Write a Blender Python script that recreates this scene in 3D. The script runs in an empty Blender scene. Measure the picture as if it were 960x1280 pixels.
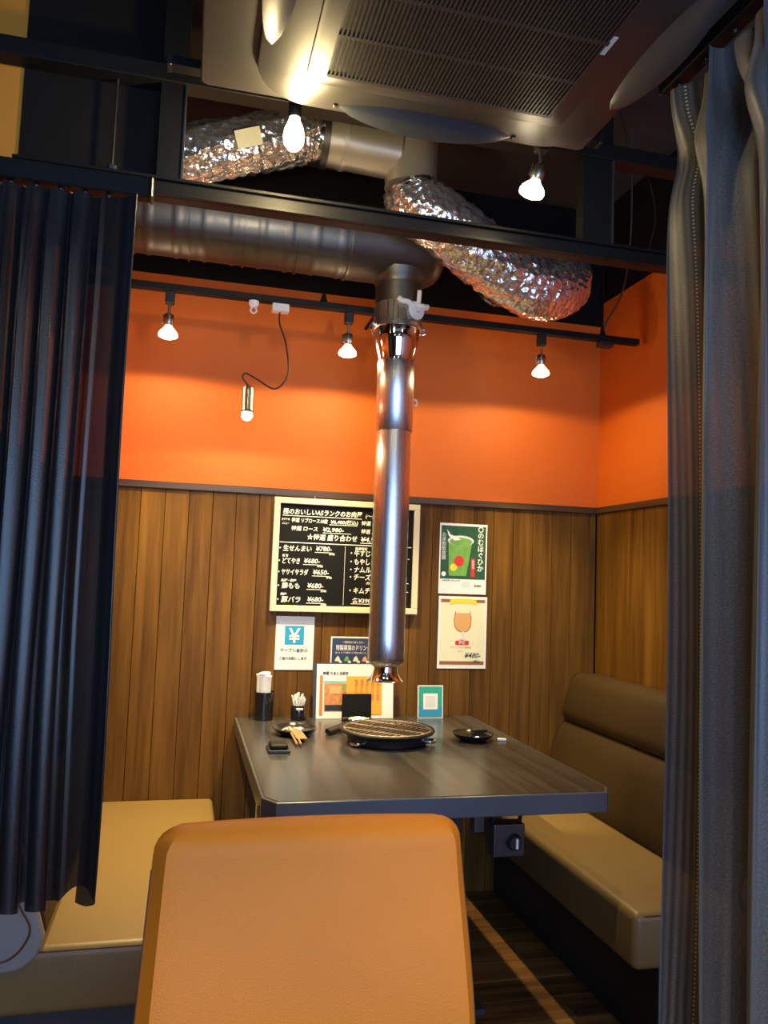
import bpy, bmesh, math, random
from mathutils import Vector, Matrix
random.seed(7)
SC = bpy.context.scene
COL = SC.collection
PI = math.pi

# ------------------------------------------------------------------ camera
CAM_H = 1.27
yaw, pitch, roll = (math.radians(a) for a in (13.83, 4.6, 2.06))
fw = Vector((math.sin(yaw)*math.cos(pitch), math.cos(yaw)*math.cos(pitch), math.sin(pitch)))
rt = Vector((math.cos(yaw), -math.sin(yaw), 0)); up = rt.cross(fw)
r2 = rt*math.cos(roll) + up*math.sin(roll); u2 = -rt*math.sin(roll) + up*math.cos(roll)
cd = bpy.data.cameras.new('camera'); cam = bpy.data.objects.new('camera', cd); COL.objects.link(cam)
M3 = Matrix((r2, u2, -fw)).transposed()
cam.matrix_world = Matrix.Translation((0, 0, CAM_H)) @ M3.to_4x4()
cd.sensor_fit = 'HORIZONTAL'; cd.sensor_width = 36; cd.lens = 36*992/960; cd.clip_start = .02
SC.camera = cam

# ------------------------------------------------------------------ world, daylight, exposure
w = bpy.data.worlds.new('world'); SC.world = w; w.use_nodes = True
w.node_tree.nodes['Background'].inputs[0].default_value = (.55, .72, 1, 1)
w.node_tree.nodes['Background'].inputs[1].default_value = .6
SC.view_settings.view_transform = 'Standard'; SC.view_settings.look = 'None'
SC.view_settings.gamma = 1; SC.view_settings.use_curve_mapping = False
SC.view_settings.exposure = 0.0

def light(name, kind, loc, power, color, parent=None, size=.03, rot=(0, 0, 0), spot=None, blend=.3, sy=None):
    d = bpy.data.lights.new(name, kind); d.energy = power; d.color = color
    if kind == 'AREA':
        d.shape = 'RECTANGLE'; d.size = size; d.size_y = sy or size
    else: d.shadow_soft_size = size
    if kind == 'SPOT': d.spot_size = spot; d.spot_blend = blend
    o = bpy.data.objects.new(name, d); COL.objects.link(o); o.location = loc; o.rotation_euler = rot
    if parent: o.parent = parent
    return o
# daylight entering through the shop window behind the camera (outside the pane, facing in)
light('window_daylight', 'AREA', (.55, -1.45, 1.25), 108, (.34, .57, 1), size=2.3, sy=1.7, rot=(PI/2, 0, 0))
WARM = (1, .77, .37)

# ------------------------------------------------------------------ materials
def new_mat(name):
    m = bpy.data.materials.new(name); m.use_nodes = True
    return m, m.node_tree, m.node_tree.nodes['Principled BSDF']
def N(nt, t, **kw):
    n = nt.nodes.new(t)
    for k, v in kw.items():
        if k in n.inputs: n.inputs[k].default_value = v
        else: setattr(n, k, v)
    return n
def coords(nt, scale, obj=True):
    t = N(nt, 'ShaderNodeTexCoord'); mp = N(nt, 'ShaderNodeMapping'); mp.inputs['Scale'].default_value = scale
    nt.links.new(t.outputs['Object' if obj else 'Generated'], mp.inputs['Vector'])
    return mp.outputs['Vector']
def mat(name, col, rough=.5, metal=0., var=.12, vscale=(8, 8, 8), bump=0., bscale=60, spec=None, emit=None, coat=0, stretch=None):
    m, nt, b = new_mat(name)
    L = nt.links.new
    vec = coords(nt, vscale)
    n = N(nt, 'ShaderNodeTexNoise', Scale=1.0, Detail=4.0)
    L(vec, n.inputs['Vector'])
    mx = N(nt, 'ShaderNodeMix', data_type='RGBA')
    c = Vector(col)
    mx.inputs[6].default_value = (*(c*(1-var)), 1); mx.inputs[7].default_value = (*[min(1, x) for x in c*(1+var)], 1)
    L(n.outputs['Fac'], mx.inputs[0]); L(mx.outputs[2], b.inputs['Base Color'])
    b.inputs['Roughness'].default_value = rough; b.inputs['Metallic'].default_value = metal
    if coat: b.inputs['Coat Weight'].default_value = coat; b.inputs['Coat Roughness'].default_value = .15
    if spec is not None: b.inputs['Specular IOR Level'].default_value = spec
    if bump:
        v2 = coords(nt, stretch or (1, 1, 1)); n2 = N(nt, 'ShaderNodeTexNoise', Scale=float(bscale), Detail=3.0)
        L(v2, n2.inputs['Vector'])
        bp = N(nt, 'ShaderNodeBump', Strength=bump, Distance=.004); L(n2.outputs['Fac'], bp.inputs['Height']); L(bp.outputs['Normal'], b.inputs['Normal'])
    if emit:
        b.inputs['Emission Color'].default_value = (*emit[0], 1); b.inputs['Emission Strength'].default_value = emit[1]
    return m
def wood(name, c1, c2, grain_scale, rough=.5, rand=.25, bump=.15, coat=0, spec=.5):
    """grain stretched along the axis with the small scale; each board shifted by its object's random"""
    m, nt, b = new_mat(name); L = nt.links.new
    t = N(nt, 'ShaderNodeTexCoord'); oi = N(nt, 'ShaderNodeObjectInfo')
    mp = N(nt, 'ShaderNodeMapping'); mp.inputs['Scale'].default_value = grain_scale
    cmb = N(nt, 'ShaderNodeVectorMath', operation='SCALE'); cmb.inputs[0].default_value = (37, 23, 51)
    L(oi.outputs['Random'], cmb.inputs['Scale'])
    L(t.outputs['Object'], mp.inputs['Vector']); L(cmb.outputs[0], mp.inputs['Location'])
    n = N(nt, 'ShaderNodeTexNoise', Scale=1.0, Detail=6.0, Distortion=.6); L(mp.outputs[0], n.inputs['Vector'])
    n2 = N(nt, 'ShaderNodeTexNoise', Scale=4.5, Detail=4.0); L(mp.outputs[0], n2.inputs['Vector'])
    ad = N(nt, 'ShaderNodeMath', operation='MULTIPLY_ADD'); L(n2.outputs['Fac'], ad.inputs[0]); ad.inputs[1].default_value = .45
    L(n.outputs['Fac'], ad.inputs[2])
    rp = N(nt, 'ShaderNodeValToRGB'); e = rp.color_ramp.elements
    e[0].position = .48; e[0].color = (*c1, 1); e[1].position = .95; e[1].color = (*c2, 1)
    L(ad.outputs[0], rp.inputs[0])
    mul = N(nt, 'ShaderNodeMath', operation='MULTIPLY_ADD'); L(oi.outputs['Random'], mul.inputs[0]); mul.inputs[1].default_value = rand; mul.inputs[2].default_value = 1-rand/2
    hs = N(nt, 'ShaderNodeHueSaturation'); L(rp.outputs[0], hs.inputs['Color']); L(mul.outputs[0], hs.inputs['Value'])
    L(hs.outputs[0], b.inputs['Base Color']); b.inputs['Roughness'].default_value = rough
    b.inputs['Specular IOR Level'].default_value = spec
    if coat: b.inputs['Coat Weight'].default_value = coat; b.inputs['Coat Roughness'].default_value = .2
    bp = N(nt, 'ShaderNodeBump', Strength=bump, Distance=.002); L(ad.outputs[0], bp.inputs['Height']); L(bp.outputs['Normal'], b.inputs['Normal'])
    return m
def fabric(name, col, transp, sheen, stripe, stitch=None, rough=.42):
    m, nt, b = new_mat(name); L = nt.links.new
    t = N(nt, 'ShaderNodeTexCoord'); mp = N(nt, 'ShaderNodeMapping'); L(t.outputs['UV'], mp.inputs['Vector'])
    mp.inputs['Scale'].default_value = (1, 1, 1)
    wv = N(nt, 'ShaderNodeTexWave', bands_direction='X', Scale=stripe, Distortion=.4, Detail=2.0); L(mp.outputs[0], wv.inputs['Vector'])
    ns = N(nt, 'ShaderNodeTexNoise', Scale=320.0, Detail=2.0); L(mp.outputs[0], ns.inputs['Vector'])
    ns2 = N(nt, 'ShaderNodeTexNoise', Scale=1.0, Detail=5.0)
    mp2 = N(nt, 'ShaderNodeMapping'); mp2.inputs['Scale'].default_value = (60, .6, 1); L(t.outputs['UV'], mp2.inputs['Vector']); L(mp2.outputs[0], ns2.inputs['Vector'])
    mu = N(nt, 'ShaderNodeMath', operation='MULTIPLY'); L(ns.outputs['Fac'], mu.inputs[0]); L(ns2.outputs['Fac'], mu.inputs[1])
    rp = N(nt, 'ShaderNodeValToRGB'); e = rp.color_ramp.elements
    e[0].position = .12; e[0].color = (*[x*.55 for x in col], 1); e[1].position = .42; e[1].color = (*[x*1.5 for x in col], 1)
    L(mu.outputs[0], rp.inputs[0]); L(rp.outputs[0], b.inputs['Base Color'])
    if stitch:
        sp = N(nt, 'ShaderNodeSeparateXYZ'); L(t.outputs['UV'], sp.inputs[0])
        sm1 = N(nt, 'ShaderNodeMath', operation='COMPARE'); L(sp.outputs[0], sm1.inputs[0]); sm1.inputs[1].default_value = stitch; sm1.inputs[2].default_value = .0016
        w2 = N(nt, 'ShaderNodeTexWave', bands_direction='Y', Scale=38.0); L(t.outputs['UV'], w2.inputs['Vector'])
        gt = N(nt, 'ShaderNodeMath', operation='GREATER_THAN'); L(w2.outputs['Fac'], gt.inputs[0]); gt.inputs[1].default_value = .45
        m3 = N(nt, 'ShaderNodeMath', operation='MULTIPLY'); L(sm1.outputs[0], m3.inputs[0]); L(gt.outputs[0], m3.inputs[1])
        # woven bands: darker lace stripe beside the stitched edge
        lt = N(nt, 'ShaderNodeMath', operation='LESS_THAN'); L(sp.outputs[0], lt.inputs[0]); lt.inputs[1].default_value = stitch+.09
        w3 = N(nt, 'ShaderNodeTexWave', bands_direction='X', Scale=26.0, Distortion=.3); L(t.outputs['UV'], w3.inputs['Vector'])
        m4 = N(nt, 'ShaderNodeMath', operation='MULTIPLY'); L(lt.outputs[0], m4.inputs[0]); L(w3.outputs['Fac'], m4.inputs[1])
        mA = N(nt, 'ShaderNodeMix', data_type='RGBA'); L(m4.outputs[0], mA.inputs[0]); L(rp.outputs[0], mA.inputs[6]); mA.inputs[7].default_value = (*[x*.35 for x in col], 1)
        mB = N(nt, 'ShaderNodeMix', data_type='RGBA'); L(m3.outputs[0], mB.inputs[0]); L(mA.outputs[2], mB.inputs[6]); mB.inputs[7].default_value = (.45, .45, .46, 1)
        L(mB.outputs[2], b.inputs['Base Color'])
    b.inputs['Roughness'].default_value = rough; b.inputs['Sheen Weight'].default_value = sheen; b.inputs['Sheen Tint'].default_value = (.7, .8, 1, 1)
    b.inputs['Sheen Roughness'].default_value = .4
    bp = N(nt, 'ShaderNodeBump', Strength=.35, Distance=.001); L(ns.outputs['Fac'], bp.inputs['Height']); L(bp.outputs['Normal'], b.inputs['Normal'])
    tr = N(nt, 'ShaderNodeBsdfTransparent'); mx = N(nt, 'ShaderNodeMixShader')
    # open lace stripes let more through
    mr = N(nt, 'ShaderNodeMapRange'); mr.inputs['To Min'].default_value = transp*.5; mr.inputs['To Max'].default_value = transp*1.5
    L(wv.outputs['Fac'], mr.inputs['Value']); L(mr.outputs[0], mx.inputs[0])
    L(b.outputs[0], mx.inputs[1]); L(tr.outputs[0], mx.inputs[2])
    L(mx.outputs[0], nt.nodes['Material Output'].inputs['Surface'])
    return m
def brushed(name, col, rough, zscale=(140, 140, 1.2), aniso=0):
    m, nt, b = new_mat(name); L = nt.links.new
    v = coords(nt, zscale); n = N(nt, 'ShaderNodeTexNoise', Scale=1.0, Detail=3.0); L(v, n.inputs['Vector'])
    mr = N(nt, 'ShaderNodeMapRange'); mr.inputs['To Min'].default_value = rough*.7; mr.inputs['To Max'].default_value = rough*1.4
    L(n.outputs['Fac'], mr.inputs['Value']); L(mr.outputs[0], b.inputs['Roughness'])
    b.inputs['Base Color'].default_value = (*col, 1); b.inputs['Metallic'].default_value = 1
    if aniso:
        b.inputs['Anisotropic'].default_value = aniso; tg = N(nt, 'ShaderNodeTangent', direction_type='RADIAL', axis='Z'); L(tg.outputs[0], b.inputs['Tangent'])
    return m
def foil_mat():
    m, nt, b = new_mat('crinkled_foil'); L = nt.links.new
    v = coords(nt, (1, 1, 1)); n = N(nt, 'ShaderNodeTexVoronoi', Scale=48.0, feature='F1'); L(v, n.inputs['Vector'])
    n2 = N(nt, 'ShaderNodeTexNoise', Scale=45.0, Detail=3.0); L(v, n2.inputs['Vector'])
    ad = N(nt, 'ShaderNodeMath', operation='ADD'); L(n.outputs['Distance'], ad.inputs[0]); L(n2.outputs['Fac'], ad.inputs[1])
    bp = N(nt, 'ShaderNodeBump', Strength=.65, Distance=.009); L(ad.outputs[0], bp.inputs['Height']); L(bp.outputs['Normal'], b.inputs['Normal'])
    b.inputs['Base Color'].default_value = (.86, .86, .88, 1); b.inputs['Metallic'].default_value = .9; b.inputs['Roughness'].default_value = .2
    return m
MT = dict(
    orange=mat('orange_wall_paint', (.74, .152, .005), .62, var=.07, vscale=(3, 3, 3), bump=.12, bscale=90),
    pillar=mat('ochre_pillar_paint', (.66, .25, .02), .6, var=.08, bump=.1),
    black=mat('black_matt_paint', (.012, .010, .009), .85, bump=.1, spec=.1),
    ceil=mat('dark_brown_ceiling_paint', (.045, .038, .030), .8, bump=.1),
    steel_black=mat('black_powder_coated_steel', (.007, .007, .007), .55, spec=.22, bump=.05, bscale=200),
    plank=wood('walnut_wainscot', (.060, .024, .003), (.200, .092, .014), (14, 14, .9), .5, .13, spec=.15),
    trim=wood('dark_walnut_trim', (.04, .02, .009), (.10, .055, .025), (1, 14, 14), .4, .1),
    floor=wood('dark_floor_boards', (.055, .022, .006), (.26, .115, .030), (1.2, 16, 16), .5, .5, spec=.2),
    floorbase=mat('subfloor_grey', (.008, .006, .005), .8),
    table=wood('smoked_oak_laminate', (.014, .012, .013), (.062, .057, .058), (16, .55, 16), .26, 0, .04, .2),
    tedge=mat('grey_table_edging', (.075, .085, .10), .3, var=.05),
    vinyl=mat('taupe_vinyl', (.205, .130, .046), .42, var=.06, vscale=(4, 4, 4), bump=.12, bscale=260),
    vinyl_back=mat('shaded_brown_vinyl', (.054, .033, .013), .5, spec=.2, var=.06, vscale=(4, 4, 4), bump=.12, bscale=260),  # same vinyl as the seat, backrest shade put into a darker colour
    cheek=mat('daylit_vinyl', (.30, .27, .25), .42, var=.05, vscale=(4, 4, 4), bump=.1, bscale=260),  # bench vinyl again, paled by putting the daylight into its colour
    plinth=mat('black_bench_plinth', (.026, .028, .032), .5),
    leather=mat('orange_tan_leather', (.56, .175, .014), .45, spec=.2, var=.14, vscale=(7, 7, 7), bump=.28, bscale=520),
    piping=mat('dark_brown_piping', (.10, .035, .012), .5),
    chrome=brushed('polished_chrome', (.86, .86, .87), .08),
    steel=brushed('brushed_steel', (.66, .65, .63), .27, aniso=.75), dsteel=brushed('dark_steel_box', (.10, .105, .115), .35),
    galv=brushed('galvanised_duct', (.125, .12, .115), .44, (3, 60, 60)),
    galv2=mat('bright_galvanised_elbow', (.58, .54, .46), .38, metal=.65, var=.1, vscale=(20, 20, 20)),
    foil=foil_mat(),
    cream=mat('cream_frame_wood', (.80, .70, .46), .5, var=.06),
    board=mat('chalkboard_black', (.007, .007, .007), .65, var=.3, spec=.15),
    chalk=mat('white_chalk_marker', (.88, .88, .84), .7, var=.02),
    paper=mat('white_paper', (.86, .86, .84), .6, var=.02),
    creamp=mat('cream_paper', (.82, .80, .55), .55, var=.03),
    ac=mat('bronze_black_plastic', (.026, .025, .024), .40, var=.05, bump=.04, bscale=300),
    acdark=mat('grille_black_plastic', (.022, .021, .02), .5),
    flap=mat('slate_louvre_plastic', (.032, .038, .048), .35, var=.05),
    plastic=mat('black_plastic', (.015, .015, .016), .38),
    gloss=mat('black_glazed_ceramic', (.012, .012, .014), .12, coat=.5),
    iron=mat('black_cast_iron', (.012, .012, .013), .45, bump=.15, bscale=200),
    mesh=brushed('worn_grill_wire', (.55, .47, .40), .38),
    white_pl=mat('white_plastic', (.82, .80, .76), .4, var=.03),
    socket=brushed('antique_nickel_socket', (.42, .40, .34), .3),
    bulb=mat('lit_bulb_glass', (1, .9, .7), .2, emit=((1, .80, .50), 28)),
    neck=mat('frosted_bulb_neck', (.9, .8, .6), .3, emit=((1, .72, .40), 2.0)),
    sauce=mat('brown_sauce', (.10, .035, .01), .1, coat=.6),
    chop=mat('brown_bamboo', (.26, .16, .08), .5, vscale=(30, 4, 30)),
    silver=mat('crumpled_white_foil', (.82, .80, .72), .25, metal=.6, bump=.4, bscale=140),
    green_d=mat('print_dark_green', (.018, .085, .030), .45, var=.6, vscale=(40, 40, 40)),
    green_l=mat('print_lime_green', (.16, .38, .06), .45, var=.35, vscale=(40, 40, 40)),
    print_red=mat('print_red', (.62, .03, .02), .45),
    print_yel=mat('print_yellow', (.85, .66, .04), .45),
    print_brown=mat('print_brown', (.30, .12, .04), .5),
    print_amber=mat('print_amber', (.75, .40, .14), .45, var=.1),
    print_black=mat('print_black_ink', (.02, .02, .02), .5),
    print_navy=mat('print_navy', (.030, .050, .14), .45),
    print_blue=mat('print_sky_blue', (.02, .32, .62), .45, var=.04),
    print_orange=mat('print_orange', (.90, .42, .03), .45, var=.06),
    print_rust=mat('print_rust', (.62, .20, .03), .45),
    print_food=mat('print_food_photo', (.75, .24, .06), .45, var=.75, vscale=(60, 60, 60)),
    print_teal=mat('print_teal', (.03, .36, .26), .4, var=.08),
    print_teal_blue=mat('print_teal_blue', (.03, .30, .50), .4, var=.08),
    print_grey=mat('print_pale_grey', (.70, .70, .72), .5),
    navy=mat('navy_menu_cover', (.035, .045, .09), .5),
    cable=mat('dark_brown_cable', (.03, .016, .01), .5),
    cur_l=fabric('navy_black_curtain_cloth', (.0080, .0085, .0098), .042, .16, 30, rough=.34),
    cur_r=fabric('slate_sheer_curtain_cloth', (.125, .124, .122), .06, .4, 14, .055),
)
def glass_mat():
    m, nt, b = new_mat('window_glass'); L = nt.links.new
    tr = N(nt, 'ShaderNodeBsdfTransparent'); gl = N(nt, 'ShaderNodeBsdfGlossy', Roughness=.02); mx = N(nt, 'ShaderNodeMixShader')
    mx.inputs[0].default_value = .06; L(tr.outputs[0], mx.inputs[1]); L(gl.outputs[0], mx.inputs[2]); L(mx.outputs[0], nt.nodes['Material Output'].inputs['Surface'])
    return m
MT['glass'] = glass_mat()

# ------------------------------------------------------------------ geometry helpers
def obj(name, bm, m, parent=None, smooth=False, loc=None):
    me = bpy.data.meshes.new(name)
    bmesh.ops.recalc_face_normals(bm, faces=bm.faces[:])
    bm.to_mesh(me); bm.free()
    if smooth:
        for p in me.polygons: p.use_smooth = True
        try: me.set_sharp_from_angle(angle=math.radians(42))
        except Exception: pass
    me.materials.append(MT[m] if isinstance(m, str) else m)
    o = bpy.data.objects.new(name, me); COL.objects.link(o)
    if loc is not None: o.location = loc
    if parent is not None:
        o.parent = parent
    return o
def local(o_loc, *pts): return [Vector(p)-Vector(o_loc) for p in pts]
def thing(name, label, cat, loc=(0, 0, 0), rotz=0, group=None):
    o = bpy.data.objects.new(name, None); COL.objects.link(o); o.empty_display_size = .05
    o.location = loc; o.rotation_euler = (0, 0, rotz); tag(o, label, cat, group)
    return o
def tag(o, label, cat, group=None):
    o['label'] = label; o['category'] = cat
    if group: o['group'] = group
    return o
def struct(o, label=None):
    o['kind'] = 'structure'
    if label: o['label'] = label
    return o
def dup(root, loc, rotz=None, label=None):
    r = root.copy(); COL.objects.link(r); r.location = loc
    if rotz is not None: r.rotation_euler = (0, 0, rotz)
    if label: r['label'] = label
    for ch in list(root.children):
        c = ch.copy(); COL.objects.link(c); c.parent = r
        for g in ch.children:
            d = g.copy(); COL.objects.link(d); d.parent = c
    return r
def bx(lo, hi, bev=0., seg=2, bm=None):
    b = bmesh.new()
    lo, hi = Vector(lo), Vector(hi)
    bmesh.ops.create_cube(b, size=1, matrix=Matrix.Translation((lo+hi)/2) @ Matrix.Diagonal((*(hi-lo), 1)))
    if bev: bmesh.ops.bevel(b, geom=b.edges[:], offset=bev, segments=seg, profile=.5, affect='EDGES', clamp_overlap=True)
    if bm is not None:
        me = bpy.data.meshes.new('t'); b.to_mesh(me); b.free(); bm.from_mesh(me); bpy.data.meshes.remove(me); return bm
    return b
def lathe(prof, seg=32, c=(0, 0, 0), bm=None, caps=True):
    """prof: (radius, z) list from one end to the other"""
    bm = bm or bmesh.new(); rings = []
    for r, z in prof:
        rings.append([bm.verts.new((c[0]+r*math.cos(2*PI*i/seg), c[1]+r*math.sin(2*PI*i/seg), c[2]+z)) for i in range(seg)])
    for a, b in zip(rings, rings[1:]):
        for i in range(seg): bm.faces.new((a[i], a[(i+1) % seg], b[(i+1) % seg], b[i]))
    if caps:
        bm.faces.new(rings[0][::-1]); bm.faces.new(rings[-1])
    return bm
def spline(pts, n):
    P = [Vector(p) for p in pts]; P = [2*P[0]-P[1]]+P+[2*P[-1]-P[-2]]; out = []
    for i in range(1, len(P)-2):
        for k in range(n):
            t = k/n; a, b, c, d = P[i-1:i+3]
            out.append(.5*((2*b)+(c-a)*t+(2*a-5*b+4*c-d)*t*t+(3*b-a-3*c+d)*t**3))
    out.append(P[-2]); return out
def tube(path, rad, seg=10, bm=None, caps=True):
    """rad: number or function(i, n, angle index)"""
    bm = bm or bmesh.new(); path = [Vector(p) for p in path]; n = len(path)
    t0 = (path[1]-path[0]).normalized(); ref = Vector((0, 0, 1)) if abs(t0.z) < .9 else Vector((1, 0, 0))
    nx = t0.cross(ref).normalized(); rings = []
    for i, p in enumerate(path):
        t = (path[min(i+1, n-1)]-path[max(i-1, 0)]).normalized()
        nx = (nx-t*nx.dot(t)).normalized(); ny = t.cross(nx)
        ring = []
        for k in range(seg):
            a = 2*PI*k/seg; r = rad(i, n, k) if callable(rad) else rad
            ring.append(bm.verts.new(p+(nx*math.cos(a)+ny*math.sin(a))*r))
        rings.append(ring)
    for a, b in zip(rings, rings[1:]):
        for i in range(seg): bm.faces.new((a[i], a[(i+1) % seg], b[(i+1) % seg], b[i]))
    if caps: bm.faces.new(rings[0][::-1]); bm.faces.new(rings[-1])
    return bm
def prism(poly, h0, h1, axis='z', bev=0., seg=2):
    """polygon (a,b) extruded between h0 and h1 on an axis. axis z: (x,y); y: (x,z); x: (y,z)"""
    bm = bmesh.new()
    def P(a, b, h): return {'z': (a, b, h), 'y': (a, h, b), 'x': (h, a, b)}[axis]
    lo = [bm.verts.new(P(a, b, h0)) for a, b in poly]; hi = [bm.verts.new(P(a, b, h1)) for a, b in poly]
    f0 = bm.faces.new(lo[::-1]); f1 = bm.faces.new(hi); n = len(poly)
    for i in range(n): bm.faces.new((lo[i], lo[(i+1) % n], hi[(i+1) % n], hi[i]))
    bmesh.ops.recalc_face_normals(bm, faces=bm.faces[:])
    if bev:
        es = [e for f in (f0, f1) for e in f.edges]
        bmesh.ops.bevel(bm, geom=list(set(es)), offset=bev, segments=seg, profile=.5, affect='EDGES', clamp_overlap=True)
    return bm
def rrect(x0, y0, x1, y1, r, n=6):
    out = []
    for cx, cy, a0 in ((x1-r, y1-r, 0), (x0+r, y1-r, 90), (x0+r, y0+r, 180), (x1-r, y0+r, 270)):
        for k in range(n+1):
            a = math.radians(a0+90*k/n); out.append((cx+r*math.cos(a), cy+r*math.sin(a)))
    return out
def text(body, size, loc, parent, m, rot=(PI/2, 0, 0), bold=0., shear=0., name='lettering', align='LEFT', sx=1., vertical=False, maxw=None):
    c = bpy.data.curves.new(name, 'FONT'); c.body = '\n'.join(body) if vertical else body
    c.size = size; c.extrude = .0003; c.offset = bold; c.shear = shear; c.align_x = align; c.resolution_u = 2
    if vertical: c.space_line = .95
    o = bpy.data.objects.new(name, c); COL.objects.link(o)
    dg = bpy.context.evaluated_depsgraph_get()
    me = bpy.data.meshes.new_from_object(o.evaluated_get(dg))
    bpy.data.objects.remove(o); bpy.data.curves.remove(c)
    k = sx
    if maxw and me.vertices:
        xs = [v.co.x for v in me.vertices]; k = maxw/max(1e-6, max(xs)-min(xs)); mn = min(xs)
        for v in me.vertices: v.co.x -= mn
    for v in me.vertices: v.co.x *= k
    me.materials.clear(); me.materials.append(MT[m])
    t = bpy.data.objects.new(name, me); COL.objects.link(t); t.location = loc; t.rotation_euler = rot; t.parent = parent
    return t

# ------------------------------------------------------------------ the room
YB, XR, XL = 3.165, 1.752, -.46          # faces of back wall, right wall, left partition
ZC = 2.95                                  # ceiling
ZW = 1.585                                 # wainscot height
floor = struct(obj('floor', bx((-2.2, -1.4, -.1), (1.9, 3.3, -.02)), 'floorbase'))
y = 3.165
i = 0
me_cache = {}
while y > -1.38:
    wd = .118
    off = (i*.37) % 1.1
    xs = [-2.2] + [v for v in (-1.6+off, -.4+off, .8+off) if -2.1 < v < 1.7] + [1.75]
    for a, b in zip(xs, xs[1:]):
        obj('plank', bx((a+.001, y-wd+.001, -.02), (b-.001, y-.001, 0), .0015, 1), 'floor', floor)
    y -= wd; i += 1
ceil = struct(obj('ceiling', bx((-2.2, -1.4, ZC), (1.9, 3.3, ZC+.1)), 'ceil'))
wb = struct(obj('wall_back', bx((-2.2, YB, -.1), (1.9, YB+.12, ZC)), 'orange'))
obj('backing_board', bx((XL, YB-.003, 0), (XR, YB, ZW)), 'black', wb)
obj('upper_panel', bx((XL, YB-.004, 2.42), (XR, YB, ZC)), 'black', wb)
wr = struct(obj('wall_right', bx((XR, -1.4, -.1), (XR+.12, YB, ZC)), 'orange'))
obj('backing_board', bx((XR-.003, 1.70, 0), (XR, YB-.004, ZW)), 'black', wr)
obj('upper_panel', bx((XR-.004, -1.4, 2.52), (XR, YB-.004, ZC)), 'black', wr)
wl = struct(obj('wall_left', bx((XL-.12, 2.06, -.1), (XL, YB, ZC), .004, 1), 'orange'))
obj('upper_panel', bx((XL, 2.075, 2.30), (XL+.004, YB-.004, ZC)), 'black', wl)
obj('end_post', bx((XL-.125, 2.045, 0), (XL+.006, 2.062, ZC), .003, 1), 'pillar', wl)
struct(obj('wall_outer', bx((-2.32, -1.4, -.1), (-2.2, 3.3, ZC)), 'ceil'))
# front wall with the shop window behind the camera
wf = bmesh.new()
for lo, hi in (((-2.2, -1.4, -.1), (-.6, -1.3, ZC)), ((1.7, -1.4, -.1), (1.9, -1.3, ZC)), ((-.6, -1.4, -.1), (1.7, -1.3, .4)), ((-.6, -1.4, 2.1), (1.7, -1.3, ZC))):
    bx(lo, hi, bm=wf)
struct(obj('wall_front', wf, 'ceil'))
win = struct(obj('window_1', bx((-.6, -1.36, .4), (1.7, -1.352, 2.1)), 'glass'))
for lo, hi in (((-.6, -1.38, .4), (-.56, -1.33, 2.1)), ((1.66, -1.38, .4), (1.7, -1.33, 2.1)), ((-.6, -1.38, .4), (1.7, -1.33, .44)), ((-.6, -1.38, 2.06), (1.7, -1.33, 2.1)), ((.53, -1.38, .4), (.57, -1.33, 2.1))):
    obj('window_frame', bx(lo, hi), 'steel_black', win)

# wainscot planks
PT = .012
pm = None
x0 = -.45
for k in range(26):
    a = -.45+.09*k
    if a > XR-.02: break
    wdt = min(.09, XR-PT-a)
    if wdt > .0899:
        if pm is None:
            o = obj('plank', bx((0, 0, 0), (.0884, PT, ZW), .0016, 1), 'plank', wb); pm = o.data
        else:
            o = bpy.data.objects.new('plank', pm); COL.objects.link(o); o.parent = wb
    else: o = obj('plank', bx((0, 0, 0), (wdt-.003, PT, ZW), .003, 1), 'plank', wb)
    o.location = (a, YB-PT, 0)
pm2 = None
for k in range(16):
    b = YB-PT-.09*(k+1)
    if pm2 is None:
        o = obj('plank', bx((0, 0, 0), (PT, .0884, ZW), .0016, 1), 'plank', wr); pm2 = o.data
        ol = o
    else:
        o = bpy.data.objects.new('plank', pm2); COL.objects.link(o); o.parent = wr
    o.location = (XR-PT, b, 0)
for k in range(12):
    o = bpy.data.objects.new('plank', pm2); COL.objects.link(o); o.parent = wl; o.location = (XL, YB-PT-.09*(k+1), 0)
struct(obj('trim_1', bx((XL+.024, YB-.024, ZW-.012), (XR-.024, YB-.0005, ZW+.016), .003, 1), 'trim'))
struct(obj('trim_2', bx((XR-.024, 1.7, ZW-.012), (XR-.0005, YB-.0005, ZW+.016), .003, 1), wood('dark_walnut_trim_side', (.04, .02, .009), (.10, .055, .025), (14, 1, 14), .4, .1)))

# ------------------------------------------------------------------ steel frame, curtain rails
def beam(name, lo, hi, label, flange=True):
    t = thing(name, label, 'beam', ((lo[0]+hi[0])/2, (lo[1]+hi[1])/2, lo[2]))
    o = Vector(t.location)
    obj('web', bx(Vector(lo)-o, Vector(hi)-o, .002, 1), 'steel_black', t)
    if flange:
        obj('flange', bx(Vector((lo[0], lo[1]-.012, lo[2]))-o, Vector((hi[0], lo[1]-.0005, lo[2]+.010))-o, .001, 1), 'steel_black', t)
        obj('flange', bx(Vector((lo[0], lo[1]-.012, hi[2]-.008))-o, Vector((hi[0], lo[1]-.0005, hi[2]))-o, .001, 1), 'steel_black', t)
    return t
beam('steel_beam', (XL+.004, 2.0, 2.196), (XR-.003, 2.04, 2.243), 'long black steel beam crossing the opening in front of the ducts')
beam('steel_beam', (-1.2, 1.985, 2.49), (1.5, 2.04, 2.535), 'upper black steel bar running above the beam at top left', False)
FP = struct(obj('wall_infill', bx((XL+.006, 2.042, 2.243), (-.066, 2.052, ZC-.002)), 'black'))
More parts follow.
